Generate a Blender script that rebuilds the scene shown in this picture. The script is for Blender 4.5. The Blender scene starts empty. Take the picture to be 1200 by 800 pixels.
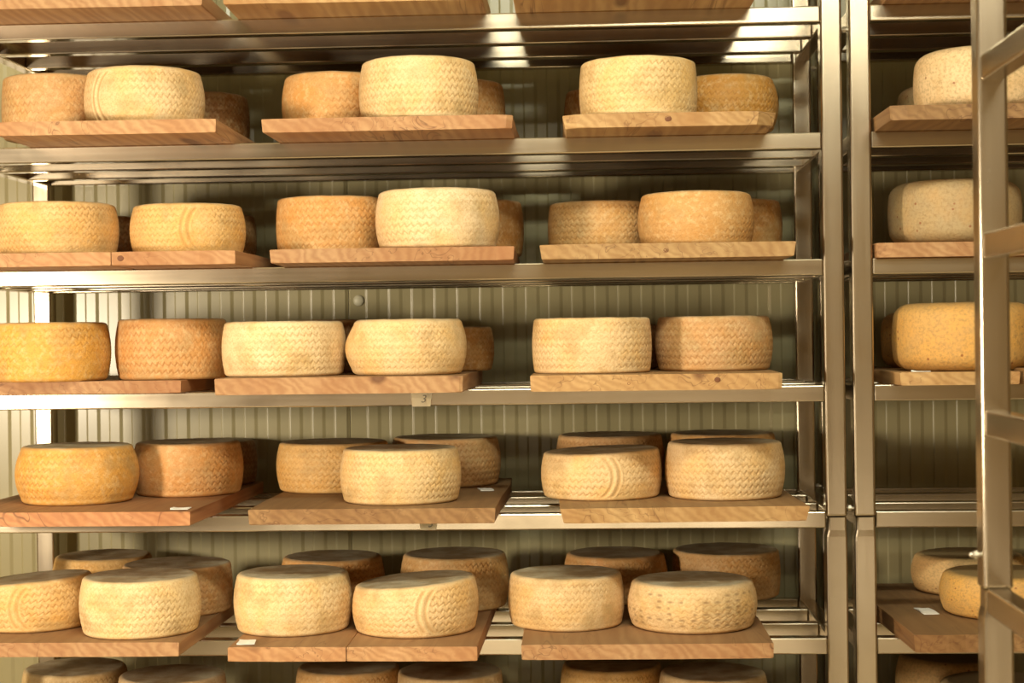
import bpy, bmesh, math, random
from mathutils import Vector, Matrix, noise
PI = math.pi
S = bpy.context.scene
C = S.collection

# ---------------------------------------------------------------- camera
CAM = Vector((-0.4211, -3.1734, 1.45))
yaw, pitch, roll = 0.05266, -0.003426, 0.012808
F = Vector((-math.sin(yaw), math.cos(yaw), 0)); R = Vector((math.cos(yaw), math.sin(yaw), 0)); U = Vector((0, 0, 1))
F2 = F * math.cos(pitch) + U * math.sin(pitch); U2 = U * math.cos(pitch) - F * math.sin(pitch)
R3 = R * math.cos(roll) - U2 * math.sin(roll); U3 = U2 * math.cos(roll) + R * math.sin(roll)
cd = bpy.data.cameras.new('camera'); cam = bpy.data.objects.new('camera', cd); C.objects.link(cam)
cd.sensor_width = 36; cd.lens = 58.75; cd.clip_start = 0.05
cam.matrix_world = Matrix(((R3.x, U3.x, -F2.x, CAM.x), (R3.y, U3.y, -F2.y, CAM.y), (R3.z, U3.z, -F2.z, CAM.z), (0, 0, 0, 1)))
cd.dof.use_dof = True; cd.dof.focus_distance = 3.12; cd.dof.aperture_fstop = 5.0
S.camera = cam
# ---------------------------------------------------------------- world, lights, exposure
W = bpy.data.worlds.new('world'); S.world = W; W.use_nodes = True
W.node_tree.nodes['Background'].inputs[0].default_value = (1, .86, .62, 1)
W.node_tree.nodes['Background'].inputs[1].default_value = 0.05
def area(name, loc, target, size, power, col, size_y=None):
    l = bpy.data.lights.new(name, 'AREA'); l.energy = power; l.color = col; l.size = size
    if size_y: l.shape = 'RECTANGLE'; l.size_y = size_y
    else: l.shape = 'DISK'
    o = bpy.data.objects.new(name, l); C.objects.link(o); o.location = loc
    o.rotation_euler = (Vector(target) - Vector(loc)).to_track_quat('-Z', 'Y').to_euler()
    return o
area('key_light', (-2.5, -2.05, 1.42), (-0.7, 0, 1.35), 0.26, 64, (1, .85, .63))  # warm key light from front left, nature of its source unknown
area('left_fill', (-2.75, -0.75, 1.25), (-1.6, .5, 1.3), 0.30, 4, (1, .88, .66))  # weak added fill, brightens the left wall and rear post
area('ceiling_tube', (-0.25, -1.9, 2.82), (-0.4, 0, 1.6), 1.3, 40, (.98, 1, .82), 0.16)
area('back_fill', (0.1, -3.9, 2.85), (0.1, -3.9, 0), 1.4, 70, (1, .93, .72), 0.3)  # added fill overhead behind the camera, lifts the floor and steel reflections
area('room_fill', (-0.6, -4.5, 0.45), (-0.5, 0, 1.2), 2.6, 15, (1, .86, .62), 0.7)
S.view_settings.view_transform = 'Standard'; S.view_settings.look = 'None'
S.view_settings.exposure = 0.0; S.view_settings.gamma = 1

# ---------------------------------------------------------------- helpers
def srgb(r, g, b):
    f = lambda c: (c / 255 / 12.92) if c / 255 <= .04045 else ((c / 255 + .055) / 1.055) ** 2.4
    return (f(r), f(g), f(b), 1)
def tag(o, label=None, cat=None, group=None, kind=None):
    if label: o['label'] = label
    if cat: o['category'] = cat
    if group: o['group'] = group
    if kind: o['kind'] = kind
    return o
def empty(name, loc=(0, 0, 0), rz=0):
    o = bpy.data.objects.new(name, None); C.objects.link(o); o.location = loc; o.rotation_euler = (0, 0, rz); o.empty_display_size = .05
    return o
def link(name, me, parent=None, loc=(0, 0, 0), rz=0):
    o = bpy.data.objects.new(name, me); C.objects.link(o); o.location = loc; o.rotation_euler = (0, 0, rz)
    if parent: o.parent = parent
    return o
def mesh(name, bm, mat, smooth=False):
    me = bpy.data.meshes.new(name); bmesh.ops.recalc_face_normals(bm, faces=bm.faces[:]); bm.to_mesh(me); bm.free()
    if mat: me.materials.append(mat)
    if smooth:
        for p in me.polygons: p.use_smooth = True
    return me
def box(bm, x0, x1, y0, y1, z0, z1, bev=0.0, seg=2):
    r = bmesh.ops.create_cube(bm, size=1)
    for v in r['verts']:
        v.co = Vector(((x0 + x1) / 2 + v.co.x * (x1 - x0), (y0 + y1) / 2 + v.co.y * (y1 - y0), (z0 + z1) / 2 + v.co.z * (z1 - z0)))
    if bev:
        es = list({e for v in r['verts'] for e in v.link_edges})
        bmesh.ops.bevel(bm, geom=es, offset=bev, segments=seg, affect='EDGES', profile=.5)
def boxmesh(name, mat, *a, **k):
    bm = bmesh.new(); box(bm, *a, **k); me = mesh(name, bm, mat, False)
    return me

# ---------------------------------------------------------------- materials
def newmat(name):
    m = bpy.data.materials.new(name); m.use_nodes = True
    nt = m.node_tree; b = nt.nodes['Principled BSDF']
    return m, nt, b
def N(nt, t, **k):
    n = nt.nodes.new(t)
    for a, v in k.items(): setattr(n, a, v)
    return n
def L(nt, a, b): nt.links.new(a, b)
def mixc(nt, fac, a, b, mode='MIX'):
    n = N(nt, 'ShaderNodeMix', data_type='RGBA', blend_type=mode)
    for sock, v in ((n.inputs[0], fac), (n.inputs[6], a), (n.inputs[7], b)):
        if hasattr(v, 'links') or hasattr(v, 'is_linked'): L(nt, v, sock)
        else: sock.default_value = v
    return n.outputs[2]
def math_(nt, op, a, b=0.0, clamp=False):
    n = N(nt, 'ShaderNodeMath', operation=op, use_clamp=clamp)
    for i, v in enumerate((a, b)):
        if hasattr(v, 'is_linked'): L(nt, v, n.inputs[i])
        else: n.inputs[i].default_value = v
    return n.outputs[0]
def ramp(nt, v, lo, hi):
    n = N(nt, 'ShaderNodeMapRange'); L(nt, v, n.inputs[0]); n.inputs[1].default_value = lo; n.inputs[2].default_value = hi
    return n.outputs[0]
def noise_(nt, vec, scale, detail=3, rough=.55, dist=0):
    n = N(nt, 'ShaderNodeTexNoise'); n.inputs['Scale'].default_value = scale; n.inputs['Detail'].default_value = detail
    n.inputs['Roughness'].default_value = rough; n.inputs['Distortion'].default_value = dist
    L(nt, vec, n.inputs['Vector']); return n.outputs[0]
def vecmap(nt, scale=(1, 1, 1), rand=0.0, src='Object'):
    tc = N(nt, 'ShaderNodeTexCoord'); mp = N(nt, 'ShaderNodeMapping'); mp.inputs['Scale'].default_value = scale
    L(nt, tc.outputs[src], mp.inputs[0])
    if rand:
        oi = N(nt, 'ShaderNodeObjectInfo'); m = math_(nt, 'MULTIPLY', oi.outputs['Random'], rand)
        cb = N(nt, 'ShaderNodeCombineXYZ')
        for i in range(3): L(nt, m, cb.inputs[i])
        L(nt, cb.outputs[0], mp.inputs['Location'])
    return mp.outputs[0]
def bump(nt, b, h, strength, dist):
    n = N(nt, 'ShaderNodeBump'); n.inputs['Strength'].default_value = strength; n.inputs['Distance'].default_value = dist
    L(nt, h, n.inputs['Height']); L(nt, n.outputs[0], b.inputs['Normal'])

def steel(name, scale):
    m, nt, b = newmat(name)
    v = vecmap(nt, scale, 7)
    n1 = noise_(nt, v, 60, 3); v2 = vecmap(nt, (1, 1, 1), 5); n2 = noise_(nt, v2, 9, 4)
    col = mixc(nt, n1, srgb(182, 168, 146), srgb(200, 188, 168))
    col = mixc(nt, math_(nt, 'MULTIPLY', ramp(nt, n2, .5, .75), .35), col, srgb(160, 146, 122))
    L(nt, col, b.inputs['Base Color']); b.inputs['Metallic'].default_value = 1
    r = math_(nt, 'ADD', math_(nt, 'MULTIPLY', n2, .12), math_(nt, 'ADD', math_(nt, 'MULTIPLY', n1, .10), .12))
    L(nt, r, b.inputs['Roughness']); bump(nt, b, n1, .12, .0006)
    return m
M_STX = steel('brushed_steel_along_rail', (.03, 1, 1))
M_STZ = steel('brushed_steel_upright', (1, 1, .03))
M_STY = steel('brushed_steel_side_bar', (1, .03, 1))

def wood_mat(name, tint, veins=0):
    m, nt, b = newmat(name)
    v = vecmap(nt, (1, .10, 1), 9)
    big = noise_(nt, v, 7, 3, .5, 1.2); fine = noise_(nt, v, 90, 3); 
    wv = N(nt, 'ShaderNodeTexWave', wave_type='RINGS', rings_direction='Y', wave_profile='SIN')
    v2 = vecmap(nt, (1, .12, 1.6), 3); L(nt, v2, wv.inputs['Vector']); wv.inputs['Scale'].default_value = 16
    wv.inputs['Distortion'].default_value = 9; wv.inputs['Detail'].default_value = 3; wv.inputs['Detail Scale'].default_value = 1.3
    a, c, d = tint
    col = mixc(nt, ramp(nt, big, .35, .65), a, c)
    col = mixc(nt, math_(nt, 'MULTIPLY', wv.outputs['Fac'], .42), col, d)
    col = mixc(nt, math_(nt, 'MULTIPLY', ramp(nt, fine, .45, .8), .25), col, d)
    vo = N(nt, 'ShaderNodeTexVoronoi'); v3 = vecmap(nt, (1, .25, 1.3), 11); L(nt, v3, vo.inputs['Vector']); vo.inputs['Scale'].default_value = 7
    kn = N(nt, 'ShaderNodeMapRange'); L(nt, vo.outputs['Distance'], kn.inputs[0]); kn.inputs[1].default_value = .07; kn.inputs[2].default_value = .13; kn.inputs[3].default_value = .75; kn.inputs[4].default_value = 0
    col = mixc(nt, kn.outputs[0], col, srgb(96, 52, 26))
    # dark crack lines and bark veins
    cr = noise_(nt, vecmap(nt, (1, .06, 1), 21), 9 if veins else 16, 2, .5, 2.0)
    ln = math_(nt, 'ABSOLUTE', math_(nt, 'SUBTRACT', cr, .5)); n = N(nt, 'ShaderNodeMapRange'); L(nt, ln, n.inputs[0])
    n.inputs[1].default_value = 0; n.inputs[2].default_value = .022 if veins else .016; n.inputs[3].default_value = .75 if veins else .6; n.inputs[4].default_value = 0
    gate = ramp(nt, noise_(nt, vecmap(nt, (1, .2, 1), 5), 5, 1), *((.30, .40) if veins else (.47, .55)))
    col = mixc(nt, math_(nt, 'MULTIPLY', n.outputs[0], gate), col, srgb(92, 52, 30))
    oi = N(nt, 'ShaderNodeObjectInfo'); hv = N(nt, 'ShaderNodeHueSaturation'); L(nt, col, hv.inputs['Color'])
    L(nt, math_(nt, 'ADD', math_(nt, 'MULTIPLY', oi.outputs['Random'], .24), .76), hv.inputs['Value']); hv.inputs['Saturation'].default_value = .97
    # value spread between boards
    lo_ = noise_(nt, vecmap(nt, (1, .3, .4), 17), 3.2, 2); col = mixc(nt, math_(nt, 'MULTIPLY', ramp(nt, lo_, .5, .7), .55), hv.outputs[0], d)
    # worn, darker upper face
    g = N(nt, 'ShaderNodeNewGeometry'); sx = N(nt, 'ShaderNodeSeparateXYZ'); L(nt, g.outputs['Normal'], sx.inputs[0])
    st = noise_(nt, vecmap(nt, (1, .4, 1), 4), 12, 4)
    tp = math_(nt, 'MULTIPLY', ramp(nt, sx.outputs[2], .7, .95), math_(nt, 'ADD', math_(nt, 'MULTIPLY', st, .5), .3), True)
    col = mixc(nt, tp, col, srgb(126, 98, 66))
    L(nt, col, b.inputs['Base Color']); b.inputs['Roughness'].default_value = .62
    b.inputs['Specular IOR Level'].default_value = .35
    bump(nt, b, fine, .25, .0008)
    return m
M_WD = [wood_mat('pine_board_pink', (srgb(202, 158, 110), srgb(186, 136, 88), srgb(152, 98, 58))),
        wood_mat('pine_board_yellow', (srgb(202, 164, 110), srgb(184, 142, 88), srgb(150, 104, 58))),
        wood_mat('pine_board_brown', (srgb(174, 134, 86), srgb(154, 112, 66), srgb(120, 80, 44)))]

M_WD.append(wood_mat('veined_reddish_board', (srgb(204, 150, 100), srgb(188, 128, 78), srgb(150, 88, 50)), 1))
def cheese_mat():
    m, nt, b = newmat('cheese_rind')
    v = vecmap(nt, (1, 1, 1), 40)
    oi = N(nt, 'ShaderNodeObjectInfo')
    base = oi.outputs['Color']
    n1 = noise_(nt, v, 1.7, 3, .5, .4); n2 = noise_(nt, v, 9, 5, .65); n3 = noise_(nt, vecmap(nt, (1, 1, 1), 13), 2.3, 2); n4 = noise_(nt, v, 38, 3, .6)
    col = mixc(nt, math_(nt, 'MULTIPLY', ramp(nt, n1, .42, .68), .85), base, mixc(nt, 1.0, base, (1.0, .87, .62, 1), 'MULTIPLY'))
    col = mixc(nt, math_(nt, 'MULTIPLY', ramp(nt, n2, .48, .68), .34), col, srgb(238, 214, 166))
    col = mixc(nt, math_(nt, 'MULTIPLY', ramp(nt, n3, .50, .68), .50), col, srgb(172, 144, 96))
    col = mixc(nt, math_(nt, 'MULTIPLY', ramp(nt, n4, .48, .68), .38), col, srgb(176, 118, 58))
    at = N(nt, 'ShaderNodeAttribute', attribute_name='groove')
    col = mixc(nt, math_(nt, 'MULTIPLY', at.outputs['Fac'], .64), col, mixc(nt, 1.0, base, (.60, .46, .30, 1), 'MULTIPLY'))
    pa = N(nt, 'ShaderNodeAttribute', attribute_name='pit')
    col = mixc(nt, math_(nt, 'MULTIPLY', pa.outputs['Fac'], .8), col, srgb(120, 86, 50))
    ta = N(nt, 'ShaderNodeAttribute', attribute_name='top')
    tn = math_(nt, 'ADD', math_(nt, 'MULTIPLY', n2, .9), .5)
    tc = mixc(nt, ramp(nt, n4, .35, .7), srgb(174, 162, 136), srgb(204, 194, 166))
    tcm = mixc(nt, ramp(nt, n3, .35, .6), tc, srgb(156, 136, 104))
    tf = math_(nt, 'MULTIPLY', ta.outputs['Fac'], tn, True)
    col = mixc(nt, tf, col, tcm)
    L(nt, col, b.inputs['Base Color']); b.inputs['Roughness'].default_value = .58
    b.inputs['Specular IOR Level'].default_value = .3
    # woven cloth print on the flat faces
    h = math_(nt, 'ADD', math_(nt, 'MULTIPLY', n4, .6), n2)
    bump(nt, b, h, .16, .02)
    return m
M_CH = cheese_mat()
def smooth_cheese_mat():
    m, nt, b = newmat('smooth_natural_rind')
    v = vecmap(nt, (1, 1, 1), 30); oi = N(nt, 'ShaderNodeObjectInfo')
    n1 = noise_(nt, v, 2.2, 4, .6); n2 = noise_(nt, v, 22, 4, .7)
    vo = N(nt, 'ShaderNodeTexVoronoi'); L(nt, v, vo.inputs['Vector']); vo.inputs['Scale'].default_value = 5.0
    col = mixc(nt, math_(nt, 'MULTIPLY', ramp(nt, n1, .4, .7), .6), oi.outputs['Color'], srgb(196, 160, 104))
    col = mixc(nt, math_(nt, 'MULTIPLY', ramp(nt, n2, .46, .66), .55), col, srgb(150, 118, 74))
    col = mixc(nt, math_(nt, 'MULTIPLY', ramp(nt, noise_(nt, vecmap(nt, (1, 1, 1), 9), 3.5, 3), .45, .75), .4), col, srgb(206, 158, 98))
    k = N(nt, 'ShaderNodeMapRange'); L(nt, vo.outputs['Distance'], k.inputs[0]); k.inputs[1].default_value = .07; k.inputs[2].default_value = .12; k.inputs[3].default_value = .75; k.inputs[4].default_value = 0
    col = mixc(nt, k.outputs[0], col, srgb(140, 70, 34))
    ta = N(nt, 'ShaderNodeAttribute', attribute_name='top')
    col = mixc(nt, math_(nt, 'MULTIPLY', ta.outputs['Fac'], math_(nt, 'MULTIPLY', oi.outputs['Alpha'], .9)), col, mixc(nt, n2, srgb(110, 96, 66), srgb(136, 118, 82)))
    L(nt, col, b.inputs['Base Color']); b.inputs['Roughness'].default_value = .6; bump(nt, b, n2, .25, .02)
    return m
M_CS = smooth_cheese_mat()

def plain(name, c1, c2, scale, rough, metallic=0, vs=(1, 1, 1), bmp=.1):
    m, nt, b = newmat(name)
    n = noise_(nt, vecmap(nt, vs), scale, 4); L(nt, mixc(nt, n, c1, c2), b.inputs['Base Color'])
    b.inputs['Roughness'].default_value = rough; b.inputs['Metallic'].default_value = metallic; bump(nt, b, n, bmp, .001)
    return m
M_WALL = plain('cream_painted_steel_panel', srgb(158, 149, 112), srgb(164, 155, 118), 3, .28, 0, (1, 1, .3), .04)
M_ROOM = plain('room_panel', srgb(152, 130, 96), srgb(160, 138, 104), 3, .6)
M_FLOOR = plain('floor_tile', srgb(196, 180, 148), srgb(206, 190, 158), 4, .5)
M_CEIL = plain('ceiling_panel', srgb(200, 196, 172), srgb(206, 202, 180), 4, .6)
M_PAPER = plain('paper', srgb(232, 220, 190), srgb(242, 232, 206), 60, .8)
M_PAPERW = plain('white_paper', srgb(240, 236, 226), srgb(248, 246, 238), 60, .8)
M_INK = plain('grey_ink', srgb(120, 112, 96), srgb(136, 128, 110), 60, .8)
M_BOLT = plain('zinc_bolt', srgb(180, 172, 158), srgb(200, 192, 178), 60, .35, 1)
M_CAP = plain('plastic_cap', srgb(200, 196, 170), srgb(206, 202, 176), 20, .45)

# ---------------------------------------------------------------- the room
def slab(name, mat, *a):
    o = link(name, boxmesh(name, mat, *a)); o['kind'] = 'structure'; return o
WY = 0.545
slab('floor', M_FLOOR, -3.9, 3.3, -5.2, WY + .1, -.1, 0)
slab('ceiling', M_CEIL, -3.9, 3.3, -5.2, WY + .1, 2.95, 3.05)
slab('wall_left', M_ROOM, -3.9, -3.8, -5.2, WY + .1, 0, 2.95)
slab('wall_right', M_ROOM, 3.2, 3.3, -5.2, WY + .1, 0, 2.95)
slab('wall_front', M_ROOM, -3.8, 3.2, -5.2, -5.1, 0, 2.95)
wb = slab('wall_back', M_CEIL, -3.8, 3.2, WY + .012, WY + .1, 0, 2.95)
# ribbed sandwich panels hung on the wall, one mesh shared by all
PW = .040 + .0512 * 18 + .034
def panel_mesh():
    bm = bmesh.new(); h = .0022
    pts = [(.0006, .010), (.0006, .002), (.0035, 0)]
    for k in range(19):
        x = .040 + .0512 * k
        pts += [(x - .0022, 0), (x - .0012, -.00025), (x - .0003, -.0008), (x + .0005, -.0016), (x + .0010, -.0020), (x + .0022, -h)]
        if k < 18: pts += [(x + .0225, -h), (x + .0300, 0)]
    pts += [(PW - .0075, -h), (PW - .0045, 0), (PW - .0006, .002), (PW - .0006, .010)]
    lo = [bm.verts.new((x, y, .004)) for x, y in pts]; hi = [bm.verts.new((x, y, 2.945)) for x, y in pts]
    for i in range(len(pts) - 1): bm.faces.new((lo[i], lo[i + 1], hi[i + 1], hi[i]))
    bm.faces.new((lo[-1], lo[0], hi[0], hi[-1]))
    return mesh('panel', bm, M_WALL)
pm = panel_mesh()
for k in range(-2, 5):
    x = -.9824 + (k - .0) * PW
    if x < -3.8 or x + PW > 3.2: continue
    link('panel', pm, wb, (x, WY, 0))
# domed screw cap on the panel beside the joint
bm = bmesh.new(); bmesh.ops.create_uvsphere(bm, u_segments=20, v_segments=12, radius=.0125)
for v in bm.verts: v.co.y = v.co.y * .45 if v.co.y < 0 else 0.002
link('screw_cap', mesh('screw_cap', bm, M_CAP, True), wb, (-.9594, WY - .002, 1.533))

# ---------------------------------------------------------------- steel racks
Z0, DZ, RH, PWD = 2.0640, .2382, .031, .040
ROW = [Z0 - DZ * k for k in range(9)]
DEPTH = .50
JZ = 1.100      # height where the upper tube sits over the lower one
def post_upper():
    return boxmesh('post', M_STZ, 0, PWD, 0, PWD, JZ + .0015, 2.42, bev=.005, seg=6)
def post_lower():
    # square tube swaged to a neck at its upper end
    bm = bmesh.new(); secs = [(0.0, 0), (JZ - .045, 0), (JZ - .036, .0005), (JZ - .024, .0032), (JZ, .0034)]
    rings = []; b = .004
    for z, i in secs:
        a0, a1 = i, PWD - i * .35
        f0 = i * .25; c = [(a0 + b, f0), (a1 - b, f0), (a1 - b * .3, f0 + b * .3), (a1, f0 + b), (a1, a1 - b), (a1 - b * .3, a1 - b * .3), (a1 - b, a1), (a0 + b, a1), (a0 + b * .3, a1 - b * .3), (a0, a1 - b), (a0, f0 + b), (a0 + b * .3, f0 + b * .3)]
        rings.append([bm.verts.new((x, y, z)) for x, y in c])
    for r0, r1 in zip(rings, rings[1:]):
        for i in range(12): bm.faces.new((r0[i], r0[(i + 1) % 12], r1[(i + 1) % 12], r1[i]))
    bm.faces.new(rings[0]); bm.faces.new(rings[-1])
    return mesh('lower_tube', bm, M_STZ, False)
PU, PL = post_upper(), post_lower()
FOOT = boxmesh('foot', M_STZ, -.006, PWD + .006, -.006, PWD + .006, 0, .006, bev=.001)
def add_post(parent, x, y):
    p = link('post', PU, parent, (x, y, 0)); link('lower_tube', PL, p); link('foot', FOOT, p)
SB = boxmesh('side_bar', M_STY, -.015, .015, PWD, DEPTH - PWD, -RH, 0, bev=.003)
SB1 = boxmesh('side_bar_long', M_STY, -.015, .015, PWD, DEPTH - PWD, -.034, 0, bev=.003)
def bolt_mesh():
    bm = bmesh.new()
    m = Matrix.Rotation(PI / 2, 4, 'Y')
    bmesh.ops.create_cone(bm, cap_ends=True, segments=6, radius1=.0062, radius2=.0062, depth=.005, matrix=m)
    bmesh.ops.create_cone(bm, cap_ends=True, segments=14, radius1=.0035, radius2=.0035, depth=.0125, matrix=m)
    bmesh.ops.create_uvsphere(bm, u_segments=12, v_segments=8, radius=.004, matrix=Matrix.Translation((-.005, 0, 0)))
    return mesh('bolt', bm, M_BOLT, False)
BOLT = bolt_mesh()
def rack(x0, x1, label, name='steel_rack'):
    t = empty(name, (x0, 0, 0)); w = x1 - x0
    tag(t, label, 'shelf rack', 'stainless steel shelf racks along the wall')
    for px in (0, w - PWD):
        add_post(t, px, 0); add_post(t, px, DEPTH - PWD)
    r1 = boxmesh('rail', M_STX, PWD, w - PWD, 0.002, .032, -RH, 0, bev=.0025)
    r2 = boxmesh('rail_inner', M_STX, PWD - .005, w - PWD + .005, 0, .03, -RH, 0, bev=.0025)
    for z in ROW:
        link('rail', r1, t, (0, 0, z)); link('rail', r1, t, (0, DEPTH - .034, z))
        for y in (.165, .335): link('rail', r2, t, (0, y, z))
        for px in (PWD / 2, w - PWD / 2): link('side_bar', SB, t, (px, 0, z))
    return t
ra = rack(-1.6718, .040, 'long stainless steel shelf rack full of cheeses, filling left and centre')
rb = rack(.0532, 1.765, 'stainless steel shelf rack at right, standing beside the long full rack')
for z in (1.116, 2.02, .25):
    link('bolt', BOLT, rb, (-.0066, .018, z))
    link('bolt', BOLT, rb, (-.0066, .478, z))
fr = empty('rack_frame', (.088, -.905, 0)); tag(fr, 'blurred stainless steel ladder frame standing in the foreground at far right', 'rack frame')
add_post(fr, 0, 0); add_post(fr, 0, -.46)
SBF = boxmesh('side_bar', M_STY, -.015, .015, -.42, 0, -.034, 0, bev=.003)
for z in ROW: link('side_bar', SBF, fr, (.019, 0, z - .008))
link('bolt', BOLT, fr, (-.006, .02, 1.146))

# ---------------------------------------------------------------- wooden boards
def board_mesh(w, d, t, seed, mat, cutl=0, cutr=0, under=0.0, wob=.0015):
    rnd = random.Random(seed); pts = []
    n = max(4, int(w / .03))
    fr_ = [(w * i / n, rnd.uniform(-wob, wob)) for i in range(n + 1)]
    if cutl: fr_ = [(x, y) for x, y in fr_ if x > cutl * 1.3]; fr_ = [(0, cutl)] + [(cutl * 1.1, .004)] + fr_
    if cutr: fr_ = [(x, y) for x, y in fr_ if x < w - cutr * 1.3]; fr_ += [(w - cutr * 1.1, .003), (w, cutr)]
    pts = fr_ + [(w + rnd.uniform(-.003, .003), d * .35), (w + rnd.uniform(-.003, .003), d * .7), (w - .003, d), (w * .5, d + .002), (.003, d), (rnd.uniform(-.003, .003), d * .6), (rnd.uniform(-.003, .003), d * .3)]
    bm = bmesh.new()
    ins = lambda x, y: (under + x * (w - 2 * under) / w if under else x, y + (under * .3 if y < d * .1 else 0))
    lo = [bm.verts.new((*ins(x, y), 0)) for x, y in pts]
    hi = [bm.verts.new((x, y, t)) for x, y in pts]
    k = len(pts); bot = bm.faces.new(lo[::-1]); top = bm.faces.new(hi)
    for i in range(k): bm.faces.new((lo[i], lo[(i + 1) % k], hi[(i + 1) % k], hi[i]))
    es = [e for e in top.edges] + [e for e in bot.edges]
    bmesh.ops.bevel(bm, geom=es, offset=.0022, segments=2, affect='EDGES', profile=.5)
    me = mesh('board', bm, mat)
    return me
ORD = ['top', 'second', 'third', 'fourth', 'fifth', 'sixth', 'lowest']
# row, place, X left, X right, Y front, rotation deg, thickness, wood, cut left, cut right, undercut, seam, look
BOARDS = [
 (0,'left',-1.62,-1.142,-.145,1.0,.027,0,0,0,.002,0,'pinkish pine board'),
 (0,'middle',-1.105,-.626,-.140,1.2,.027,1,0,0,.002,0,'tan pine board'),
 (0,'right',-.574,-.125,-.125,.8,.027,1,0,0,.002,0,'tan pine board with dark veins'),
 (1,'left',-1.515,-1.112,-.180,1.2,.025,0,0,0,.001,0,'pinkish pine board with a bare overhanging front'),
 (1,'middle',-1.033,-.574,-.153,.3,.025,0,0,.010,.002,0,'pine board with a knot left of its centre'),
 (1,'right',-.485,-.095,-.136,.8,.025,1,.020,.030,.006,0,'pine board with cut corners and a dark knot'),
 (2,'left',-1.60,-1.084,-.165,1.0,.025,0,0,0,.001,.288,'pine board of two planks with a round knot'),
 (2,'middle',-1.021,-.574,-.160,1.5,.025,0,.008,0,.002,0,'plain pinkish pine board'),
 (2,'right',-.529,-.065,-.140,1.3,.027,1,.012,0,.004,0,'thick pine board with dark cracks and a knot'),
 (3,'left',-1.626,-1.218,-.035,.4,.024,0,0,0,.001,0,'thin reddish board set back on the rail'),
 (3,'middle',-1.117,-.668,-.190,.5,.030,0,0,.006,.001,0,'thick pinkish board'),
 (3,'right',-.547,-.099,-.192,-.3,.029,1,.006,.006,.001,0,'pine board with ragged lower edge and dark knots'),
 (4,'left',-1.62,-1.171,-.158,-.8,.026,3,0,0,.001,0,'orange board with wavy dark veins on its end'),
 (4,'middle',-1.066,-.614,-.157,0,.028,2,0,0,.002,0,'brown board with plain worn top'),
 (4,'right',-.497,-.048,-.172,2.6,.027,1,0,0,.007,0,'pale board turned slightly, its left end undercut'),
 (5,'left',-1.60,-1.195,-.165,.2,.026,0,0,0,.001,0,'pinkish board sticking out over the rail'),
 (5,'middle',-1.094,-.646,-.214,-.3,.026,0,0,0,.001,.214,'board of two planks with a paper scrap on its corner'),
 (5,'right',-.568,-.120,-.206,1.2,.027,0,0,.004,.001,0,'tan board with a small curled knot'),
 (6,'left',-1.60,-1.19,-.16,0,.026,0,0,0,.001,0,'board mostly below the picture edge'),
 (6,'middle',-1.09,-.62,-.16,0,.026,0,0,0,.001,0,'board below the picture edge'),
 (6,'right',-.55,-.05,-.16,0,.026,0,0,0,.001,0,'board below the picture edge'),
]
rnd = random.Random(4)
def add_board(x0, x1, y, rot, t, wd, cl, cr, un, seam, row, label, seed, depth=.635):
    w = math.hypot(x1 - x0, 0); d = min(depth, .487 - y)
    a = math.radians(rot)
    if seam:
        o = empty('wooden_board', (x0, y, ROW[row]), a)
        link('plank', board_mesh(seam - .0008, d, t, seed, M_WD[wd], cl, 0, 0), o)
        link('plank', board_mesh(w - seam - .0008, d, t, seed + 50, M_WD[wd], 0, cr, 0), o, (seam + .0008, .001, 0))
    else:
        o = link('wooden_board', board_mesh(w, d, t, seed, M_WD[wd], cl, cr, un), None, (x0, y, ROW[row]), a)
    tag(o, label, 'board', 'wooden boards on the steel shelves')
    return o
# knots that show on the front faces: (shelf, board) -> (distance from left end, height, radius)
KNOTS = {(1, 'middle'): [(.187, .015, .0065)], (1, 'right'): [(.192, .014, .0070)], (2, 'left'): [(.305, .013, .0068), (.262, .015, .0045)],
         (2, 'right'): [(.228, .014, .0068)], (3, 'right'): [(.176, .013, .0055), (.333, .018, .0060), (.395, .012, .0050)],
         (5, 'right'): [(.258, .013, .0062)], (5, 'middle'): [(.205, .012, .0042)], (0, 'right'): [(.16, .012, .006)]}
M_KN = plain('dark_knot_wood', srgb(74, 40, 22), srgb(134, 82, 46), 190, .7)
def knot_mesh(seed):
    bm = bmesh.new(); q = random.Random(seed); n = 18; prev = None
    for rr, yy in ((1.0, 0.0008), (.82, -.0007), (.62, -.0002), (.45, -.0010), (.2, -.0004)):
        ring = [bm.verts.new((math.cos(2 * PI * i / n) * rr * (1 + q.uniform(-.07, .07)), yy / .0065, math.sin(2 * PI * i / n) * rr * .85 * (1 + q.uniform(-.07, .07)))) for i in range(n)]
        if prev:
            for i in range(n): bm.faces.new((prev[i], prev[(i + 1) % n], ring[(i + 1) % n], ring[i]))
        prev = ring
    bm.faces.new(prev)
    return mesh('knot', bm, M_KN, True)
KM = [knot_mesh(k) for k in range(3)]
THK = {}
for i, (row, pl, x0, x1, y, rot, t, wd, cl, cr, un, seam, look) in enumerate(BOARDS):
    THK[(row, pl)] = t
    lab = f"{look}, {pl} on the {ORD[row]} shelf" + (' of the long rack' if len(look.split()) < 8 else '')
    bo = add_board(x0, x1, y, rot, t, wd, cl, cr, un, seam, row, lab, i + 1)
    for kx, kz, kr in KNOTS.get((row, pl), ()):
        kk = link('knot', KM[i % 3], bo, (kx, .0004 if not un > .004 else .0012, kz)); kk.scale = (kr, .0065, kr); kk['label'] = 'dark round wood knot'
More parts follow.
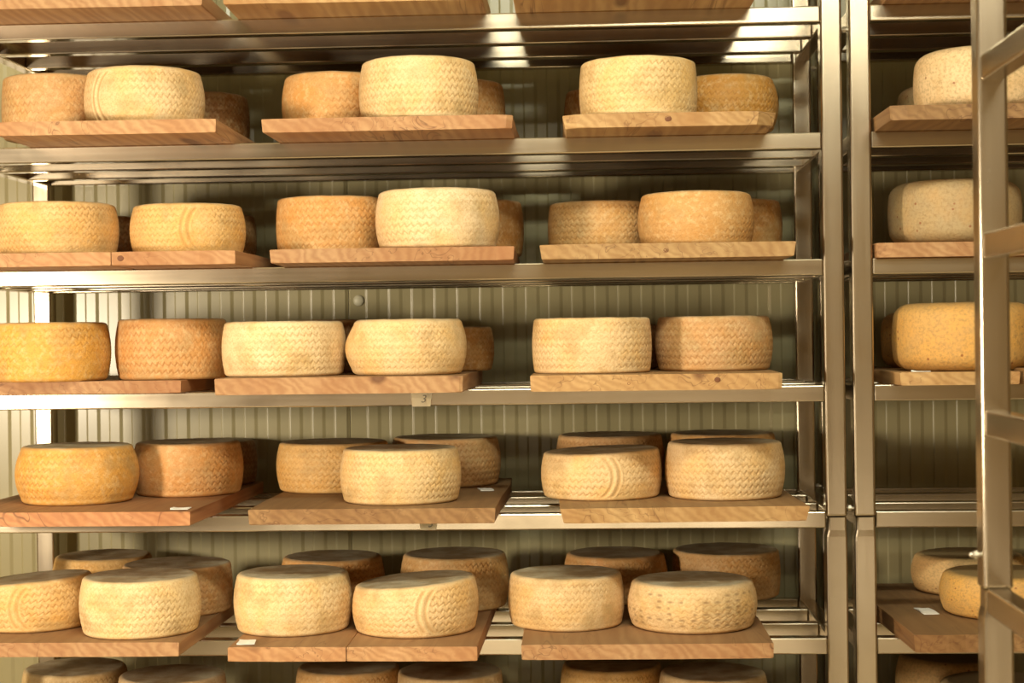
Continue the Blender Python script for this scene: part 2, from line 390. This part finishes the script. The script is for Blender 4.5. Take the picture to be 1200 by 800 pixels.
# right-hand rack
for i, (row, x0, x1, y, rot, t, wd, look, d) in enumerate([
 (0,.115,.60,-.12,0,.026,2,'board at the very top of the right rack',.6),
 (1,.100,.62,-.160,.3,.026,2,'brown board on the second shelf of the right rack',.64),
 (2,.0965,.62,-.020,0,.027,0,'orange board set back on the third shelf of the right rack',.5),
 (3,.128,.345,-.075,0,.024,1,'narrow worn board with paper scrap, fourth shelf of the right rack',.55),
 (3,.352,.80,-.135,0,.029,1,'cut off board end behind foreground frame, fourth shelf, right rack',.6),
 (5,.134,.62,-.150,2,.032,2,'dark rough edged board on the sixth shelf of the right rack',.62),
 (6,.11,.62,-.12,0,.026,2,'board low in the right rack, below the picture edge',.6)]):
    THK[(row, 'far')] = t if row != 3 else .024
    add_board(x0, x1, y, rot, t, wd, .004, 0, .002, 0, row, look, 80 + i, d)

# ---------------------------------------------------------------- cheeses
def tri(x):
    x = x % 1.0
    return 4 * x - 1 if x < .5 else 3 - 4 * x
def cheese_mesh(name, bulge=.06, edge=.10, depth=.010, n=52, rows=7, arc=None, slant=0, lump=0, seed=0, segs=464, ns=63, pits=0, taper=0, mat=None, dish=.012, wob=.008, sm=False):
    """unit wheel: radius 1, height 1; woven-band relief is real displacement"""
    prof = []   # (r, z, side weight, top weight)
    ze = edge
    def rs(z): return 1 - bulge * (2 * z - 1) ** 2 * 1.0 - taper * z
    rb, rt = rs(0), rs(1)
    for r in (0.0, .45, .8): prof.append(((rb - edge) * r, 0.0, 0, 0))
    for i in range(6):
        a = PI / 2 * i / 6; prof.append((rb - edge + edge * math.sin(a), edge * .9 * (1 - math.cos(a)), 0, 0))
    for i in range(ns + 1):
        z = ze * .9 + (1 - 1.8 * ze) * i / ns
        w = min(1, i / 3, (ns - i) / 3)
        zz = (z - ze * .9) / (1 - 1.8 * ze)
        prof.append((rs(zz * 1.0), z, w, 0))
    for i in range(1, 7):
        a = PI / 2 * i / 6; prof.append((rt - edge + edge * math.cos(a), 1 - edge * .9 * (1 - math.sin(a)), 0, (i / 6) ** 2))
    for r in (.97, .9, .75, .5, .25, 0.0): prof.append(((rt - edge) * r, 1 - dish * (1 - r) ** .6, 0, 1))
    R0 = random.Random(seed); ph = [R0.uniform(0, 6.28) for _ in range(6)]
    verts, faces, gv, tv, pv = [], [], [], [], []
    k = len(prof)
    off = Vector((seed * 3.1, seed * 1.7, 0))
    for j, (r, z, sw, tw) in enumerate(prof):
        for i in range(segs if r > 1e-6 else 1):
            th = 2 * PI * i / segs
            rr = r * (1 + wob * (math.sin(2 * th + ph[0]) * .8 + math.sin(3 * th + ph[1]) * .6 + math.sin(5 * th + ph[2] + z * 2) * .3))
            g = 0; dz = 0; p = 0
            if sw > 0 and depth > 0:
                c, s = math.cos(th), math.sin(th)
                amp = .55 + .9 * noise.noise(Vector((c * 1.3, s * 1.3, z * 1.3)) + off) + .35 * noise.noise(Vector((c * 5, s * 5, z * 5)) + off)
                amp = max(.08, min(1.2, amp + .25))
                inarc = False
                if arc:
                    for th0, sg in arc:
                        dth = (th - th0 + PI) % (2 * PI) - PI
                        u, v = dth * sg, (z - .5) * .95
                        rho = math.hypot(u - .62, v)
                        if u < .30 and abs(rho - .62) < .125:
                            inarc = True
                            q = math.cos((rho - .62) / .0625 * PI)
                            fd = min(1, (.125 - abs(rho - .62)) / .03)
                            rr += depth * .8 * q * sw * fd; g = max(0, -q) * .8 * fd
                if not inarc:
                    lvl = z * rows + .25 * tri(th * n / (2 * PI) + .15 * math.sin(z * rows * PI))
                    f = abs((lvl % 1.0) - .5) * 2            # 1 on groove line
                    g = max(0, (f - .55) / .45) ** 1.3
                    st = .35 * max(0, math.sin(2 * PI * (th * n * 2 / (2 * PI) + lvl)))
                    rr -= depth * amp * sw * (g + st * .5 * (1 - g))
                    g = g * amp
                if pits:
                    cell = (z * 8) % 1.0; ccol = (th * 34 / (2 * PI)) % 1.0
                    rowid = int(z * 8)
                    if 1 <= rowid <= 6 and noise.noise(Vector((c * 2.2, s * 2.2, rowid * 1.9)) + off) > -.08:
                        dd = math.hypot((cell - .5) / .28, (ccol - .5) / .36)
                        p = max(0, 1 - dd) ** .7 * .9; rr -= depth * .9 * p
            if lump and r > .3:
                dth = (th - lump[0] + PI) % (2 * PI) - PI
                rr *= 1 + lump[1] * math.exp(-(dth / .7) ** 2) * (math.exp(-((z - .45) / .34) ** 2) - 1.3 * max(0, z - .62))
            zz = z
            if slant: zz = z * (1 + slant * math.cos(th) * r)
            if tw > 0 and r > 0: zz += .006 * noise.noise(Vector((rr * math.cos(th) * 4, rr * math.sin(th) * 4, seed)))
            verts.append((rr * math.cos(th), rr * math.sin(th), zz)); gv.append(g * sw); tv.append(tw); pv.append(p * sw)
    start = []; a = 0
    for j, (r, *_ ) in enumerate(prof): start.append(a); a += segs if r > 1e-6 else 1
    for j in range(k - 1):
        a, b = start[j], start[j + 1]; ra_, rb_ = prof[j][0] > 1e-6, prof[j + 1][0] > 1e-6
        for i in range(segs):
            i2 = (i + 1) % segs
            if ra_ and rb_: faces.append((a + i, a + i2, b + i2, b + i))
            elif rb_: faces.append((a, b + i2, b + i))
            else: faces.append((a + i, a + i2, b))
    me = bpy.data.meshes.new(name); me.from_pydata(verts, [], faces)
    for nm, vals in (('groove', gv), ('top', tv), ('pit', pv)):
        at = me.attributes.new(nm, 'FLOAT', 'POINT'); at.data.foreach_set('value', vals)
    me.materials.append(mat or M_CH)
    me.polygons.foreach_set('use_smooth', [True] * len(me.polygons)); me.update()
    return me
FRONT = -PI / 2
V = {
 'weave':  cheese_mesh('weave', .055, .075, .013, 58, 8, seed=1),
 'weave2': cheese_mesh('weave2', .030, .060, .013, 54, 8, seed=2),
 'arcl':   cheese_mesh('arcl', .060, .085, .013, 58, 8, arc=[(FRONT, 1)], seed=3),
 'arcr':   cheese_mesh('arcr', .045, .075, .012, 56, 7, arc=[(FRONT, -1)], slant=.05, seed=4),
 'soft':   cheese_mesh('soft', .045, .08, .009, 58, 8, seed=5, wob=.012),
 'soft2':  cheese_mesh('soft2', .055, .09, .010, 50, 8, seed=6, wob=.010),
 'barrel': cheese_mesh('barrel', .095, .09, .010, 58, 8, seed=7),
 'dotted': cheese_mesh('dotted', .060, .11, .007, 50, 8, seed=8, pits=1, dish=.02),
 'slant':  cheese_mesh('slant', .050, .085, .011, 56, 8, arc=[(FRONT + .2, 1)], slant=.10, seed=9),
 'lumpy':  cheese_mesh('lumpy', .070, .11, .011, 56, 8, lump=(PI, .065), seed=10),
 'cone':   cheese_mesh('cone', .030, .09, .012, 50, 8, taper=.07, seed=11),
 'smooth': cheese_mesh('smooth', .015, .26, 0, seed=12, segs=128, ns=16, mat=M_CS, wob=.012),
 'flat':   cheese_mesh('flat', .05, .16, 0, seed=13, segs=128, ns=16, mat=M_CS, dish=.02),
}
COL = {'cream': (228, 196, 148), 'pale': (230, 204, 160), 'yellow': (224, 182, 120), 'gold': (220, 166, 86), 'orange': (206, 156, 98), 'tan': (200, 158, 108),
       'brown': (182, 134, 82), 'dark': (156, 110, 64), 'grey': (200, 174, 132), 'stone': (178, 152, 114), 'amber': (198, 146, 74)}
# id: row, X, Y, R, H, board, mesh, colour, rot (0 = as built), label
CH = [
 (1,-1.499,.12,.108,.121,'left','weave2','tan',40,'tan woven cheese wheel at the left end of the second shelf'),
 (1,-1.295,.02,.115,.115,'left','arcl','cream',-38,'cream wheel with curved strap marks, front of the second shelf left board'),
 (1,-1.262,.33,.106,.112,'left','soft','dark',10,'dark brown wheel behind the strap marked wheel, second shelf left board'),
 (1,-.940,.12,.105,.114,'middle','soft2','orange',70,'orange-brown wheel left of the tall cream one, second shelf middle board'),
 (1,-.758,-.02,.113,.116,'middle','weave','cream',130,'tall pale yellow wheel alone at the front of second shelf middle board'),
 (1,-.715,.27,.104,.118,'middle','soft','brown',200,'brown wheel peeping out right behind the tall one, second shelf middle board'),
 (1,-.386,.33,.104,.106,'right','soft','dark',30,'dark wheel just showing at the left of the second shelf right board'),
 (1,-.344,-.01,.112,.108,'right','weave2','cream',220,'pale wheel at the front of the second shelf right board'),
 (1,-.163,.20,.105,.106,'right','barrel','amber',80,'amber wheel with mottled rind at the right of the second shelf right board'),
 (2,-1.469,.02,.116,.102,'left','weave','yellow',15,'light yellow wheel with zigzag bands, left end of the third shelf'),
 (2,-1.480,.35,.103,.098,'left','soft','dark',15,'dark brown wheel hidden between the two front wheels, third shelf left board'),
 (2,-1.223,.06,.111,.098,'left','arcl','yellow',10,'golden wheel with zigzags and strap arcs, third shelf left board'),
 (2,-1.258,.39,.101,.103,'left','soft','dark',150,'dark wheel edge behind the strap arc wheel, third shelf left board'),
 (2,-.944,.10,.111,.110,'middle','weave2','orange',260,'orange-yellow wheel left on the third shelf middle board'),
 (2,-.724,-.03,.118,.110,'middle','soft2','pale',20,'large pale cream wheel with rounded edges, front of third shelf middle board'),
 (2,-.683,.27,.108,.113,'middle','soft','brown',100,'brown wheel right behind the large pale one, third shelf middle board'),
 (2,-.415,.20,.108,.098,'right','weave2','tan',310,'shaded tan wheel left on the third shelf right board'),
 (2,-.235,.03,.110,.100,'right','soft2','orange',120,'light orange wheel in front on the third shelf right board'),
 (2,-.154,.27,.107,.103,'right','soft','brown',250,'brown wheel at the right end of the third shelf right board'),
 (3,-1.489,.03,.115,.113,'left','soft2','gold',0,'golden mottled wheel at the left end of the fourth shelf'),
 (3,-1.268,.10,.112,.118,'left','weave','orange',60,'orange wheel with brown rim, second from left on the fourth shelf'),
 (3,-1.025,.0,.119,.103,'middle','soft','pale',140,'pale cream wheel left on the fourth shelf middle board'),
 (3,-.976,.28,.101,.108,'middle','soft','dark',0,'dark wheel seen in the gap between two pale wheels, fourth shelf'),
 (3,-.785,-.02,.112,.104,'middle','lumpy','cream',0,'cream wheel with a lopsided bulging left side, fourth shelf middle board'),
 (3,-.745,.26,.104,.090,'middle','soft','brown',60,'low brown wheel behind the bulging wheel, fourth shelf middle board'),
 (3,-.436,.0,.114,.103,'right','weave2','cream',30,'light wheel crossed by a shadow edge, left on the fourth shelf right board'),
 (3,-.402,.29,.105,.092,'right','soft','dark',200,'dark wheel behind the two wheels of the fourth shelf right board'),
 (3,-.201,.09,.113,.104,'right','weave','tan',170,'tan wheel with herringbone bands, right on the fourth shelf right board'),
 (4,-1.447,.05,.118,.110,'left','barrel','gold',0,'deep golden barrel shaped wheel at the left of the fifth shelf'),
 (4,-1.265,.200,.111,.106,'left','soft2','orange',90,'orange wheel right behind the golden barrel wheel, fifth shelf'),
 (4,-1.272,.425,.102,.094,'left','soft','dark',180,'dark wheel edge at the back of the fifth shelf left board'),
 (4,-.972,.24,.117,.099,'middle','weave','yellow',200,'yellow zigzag wheel at left back of the fifth shelf middle board'),
 (4,-.804,-.004,.115,.101,'middle','weave','cream',310,'bright cream zigzag wheel in front on the fifth shelf middle board'),
 (4,-.750,.345,.117,.100,'middle','weave','tan',100,'tan woven wheel at right back of the fifth shelf middle board'),
 (4,-.404,.33,.113,.104,'right','soft','tan',290,'tan wheel at left back of the fifth shelf right board'),
 (4,-.422,.063,.116,.090,'right','arcr','cream',14,'low tilted wheel with strap arcs, left front of the fifth shelf right board'),
 (4,-.169,.33,.113,.105,'right','soft','orange',20,'orange wheel mostly hidden at right back of the fifth shelf right board'),
 (4,-.186,.046,.115,.105,'right','weave','cream',70,'tall cream zigzag wheel, right front of the fifth shelf right board'),
 (5,-1.531,.035,.116,.092,'left','slant','yellow',-12,'yellow grey-topped wheel cut by the left picture edge, sixth shelf'),
 (5,-1.300,-.040,.113,.106,'left','weave','pale',190,'whitish wheel in front on the sixth shelf left board'),
 (5,-1.482,.332,.112,.097,'left','cone','yellow',120,'yellow wheel with dark grey top, back left of the sixth shelf'),
 (5,-1.290,.198,.112,.096,'left','weave2','tan',10,'tan woven wheel behind the whitish one, sixth shelf left board'),
 (5,-1.011,-.02,.111,.108,'middle','soft2','pale',300,'pale cream wheel beside the paper scrap, sixth shelf middle board'),
 (5,-.776,-.032,.119,.094,'middle','slant','cream',0,'cream wheel with slanting top and strap marks, sixth shelf middle board'),
 (5,-.984,.28,.113,.099,'middle','cone','orange',60,'orange tapered wheel at left back of the sixth shelf middle board'),
 (5,-.724,.24,.111,.108,'middle','weave','tan',20,'tan woven wheel at right back of the sixth shelf middle board'),
 (5,-.491,.018,.110,.098,'right','soft','cream',240,'cream wheel with grey top, left front of the sixth shelf right board'),
 (5,-.253,-.005,.122,.087,'right','dotted','cream',30,'low wheel with rows of dark pits, right front of the sixth shelf'),
 (5,-.396,.32,.114,.096,'right','cone','orange',140,'brownish orange wheel at left back of the sixth shelf right board'),
 (5,-.162,.366,.113,.096,'right','weave2','tan',280,'brown banded wheel at right back of the sixth shelf right board'),
 (6,-1.527,.27,.111,.109,'left','soft','grey',0,'grey-topped wheel, leftmost of those cut by the bottom picture edge'),
 (6,-1.299,.18,.110,.112,'left','soft','grey',90,'grey-topped wheel, second from left along the bottom picture edge'),
 (6,-.951,.27,.110,.110,'middle','soft','tan',40,'dark-topped wheel, third from left along the bottom picture edge'),
 (6,-.734,.20,.108,.114,'middle','weave2','grey',80,'pale rimmed wheel, fourth from left along the bottom picture edge'),
 (6,-.406,.28,.107,.112,'right','soft','yellow',150,'yellow rimmed wheel, fifth from left along the bottom picture edge'),
 (6,-.205,.17,.109,.116,'right','soft','grey',210,'grey-topped wheel, sixth from left along the bottom picture edge'),
 (1,.318,.31,.119,.098,'far','smooth','grey',0,'greyish wheel at the back of the second shelf, right rack'),
 (1,.305,.02,.128,.119,'far','smooth','cream',40,'big rounded smooth wheel on the second shelf of the right rack'),
 (2,.270,.115,.127,.121,'far','smooth','stone',80,'big greyish rough rounded wheel on the third shelf of the right rack'),
 (3,.275,.36,.107,.114,'far','smooth','gold',10,'golden wheel at the back of the fourth shelf, right rack'),
 (3,.272,.070,.133,.128,'far','smooth','gold',120,'big golden spotted smooth wheel on the fourth shelf of the right rack'),
 (5,.345,.37,.118,.078,'far','flat','yellow',0,'flat yellow wheel at the back of the sixth shelf, right rack'),
 (5,.348,.09,.120,.080,'far','flat','gold',70,'flat golden wheel in front on the sixth shelf of the right rack'),
 (6,.308,.36,.118,.112,'far','flat','yellow',0,'yellow wheel with dark top, back of the lowest visible shelf, right rack'),
 (6,.340,.09,.121,.112,'far','flat','grey',50,'dark-topped wheel at the bottom edge, front of the right rack'),
]
rnd = random.Random(11)
for row, x, y, r, h, bd, var, col, rot, lab in CH:
    o = link('cheese_wheel', V[var], None, (x, y, ROW[row] + THK[(row, bd)] + .0003), math.radians(rot))
    # slanted wheels keep a flat foot: only their top leans
    o.scale = (r, r, h)
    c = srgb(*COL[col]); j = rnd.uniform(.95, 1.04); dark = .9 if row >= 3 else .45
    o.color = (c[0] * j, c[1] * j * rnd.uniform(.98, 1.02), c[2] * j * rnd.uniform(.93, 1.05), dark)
    tag(o, lab, 'cheese', 'cheese wheels ageing on the boards')

# ---------------------------------------------------------------- paper tags and scraps
def tag_mesh(w, h):
    bm = bmesh.new(); n = 5
    for k, yo in enumerate((0, -.0006)):
        pass
    fv = [bm.verts.new((x, -.0008 - .0015 * math.sin(PI * t), z)) for t, z in ((0, 0), (.5, -h / 2), (1, -h)) for x in (-w / 2 + .002 * t, w / 2 - .004 * t)]
    for i in range(2): bm.faces.new((fv[2 * i], fv[2 * i + 1], fv[2 * i + 3], fv[2 * i + 2]))
    g = bmesh.ops.solidify(bm, geom=bm.faces[:], thickness=.0006)
    return mesh('paper_tag', bm, M_PAPER)
def text_mesh(s, size):
    cu = bpy.data.curves.new('t', 'FONT'); cu.body = s; cu.size = size; cu.extrude = .0001; cu.align_x = 'CENTER'; cu.align_y = 'CENTER'; cu.shear = .25
    o = bpy.data.objects.new('t', cu); C.objects.link(o); bpy.context.view_layer.update()
    me = bpy.data.meshes.new_from_object(o.evaluated_get(bpy.context.evaluated_depsgraph_get())); bpy.data.objects.remove(o)
    me.materials.clear(); me.materials.append(M_INK); return me
for x, z, w, h, lab in ((-.762, ROW[3] - .001, .041, .031, 'small paper tag with a handwritten number on the fourth shelf rail'),
                        (-.752, ROW[4] - .003, .036, .026, 'small paper tag under the fifth shelf middle board')):
    o = link('paper_tag', tag_mesh(w, h), None, (x, -.0006, z)); tag(o, lab, 'tag', 'paper tags on the shelf rails')
    q = link('number', text_mesh('3', .021), o, (.003, -.0030, -h * .55)); q.rotation_euler = (PI / 2, 0, 0)
def scrap(x, y, z, w, d, rz, seed, lab):
    r_ = random.Random(seed); bm = bmesh.new(); n = 5; g = {}
    for i in range(n):
        for j in range(4):
            g[i, j] = bm.verts.new(((i / (n - 1) - .5) * w + r_.uniform(-.0015, .0015), (j / 3 - .5) * d + r_.uniform(-.001, .001), .0009 + max(0, r_.uniform(-.001, .0010)) + (.0012 if i == 0 else 0)))
    for i in range(n - 1):
        for j in range(3): bm.faces.new((g[i, j], g[i + 1, j], g[i + 1, j + 1], g[i, j + 1]))
    up = list(bm.faces); lowv = {v: bm.verts.new((v.co.x, v.co.y, .0002)) for v in list(bm.verts)}
    edges = [e for e in bm.edges if len(e.link_faces) == 1]
    for f in up: bm.faces.new([lowv[v] for v in reversed(f.verts)])
    for e in edges: bm.faces.new((e.verts[0], e.verts[1], lowv[e.verts[1]], lowv[e.verts[0]]))
    o = link('paper_scrap', mesh('paper_scrap', bm, M_PAPERW), None, (x, y, z), rz); tag(o, lab, 'paper', 'torn paper scraps on the boards')
scrap(-1.068, -.172, ROW[5] + .0268, .030, .045, .1, 1, 'white paper scrap on the corner of the sixth shelf middle board')
scrap(-1.200, -.120, ROW[4] + .0268, .034, .030, .0, 2, 'pale paper scrap on the right corner of the fifth shelf left board')
scrap(-.655, .190, ROW[4] + .0288, .026, .05, .2, 3, 'curled paper scrap at the right edge of the fifth shelf middle board')
scrap(.205, .10, ROW[5] + .0328, .030, .07, .1, 4, 'white paper scrap on the dark sixth shelf board, right rack')
scrap(.168, -.068, ROW[3] + .0250, .034, .012, .0, 5, 'folded white paper in front of the golden spotted wheel, right rack')
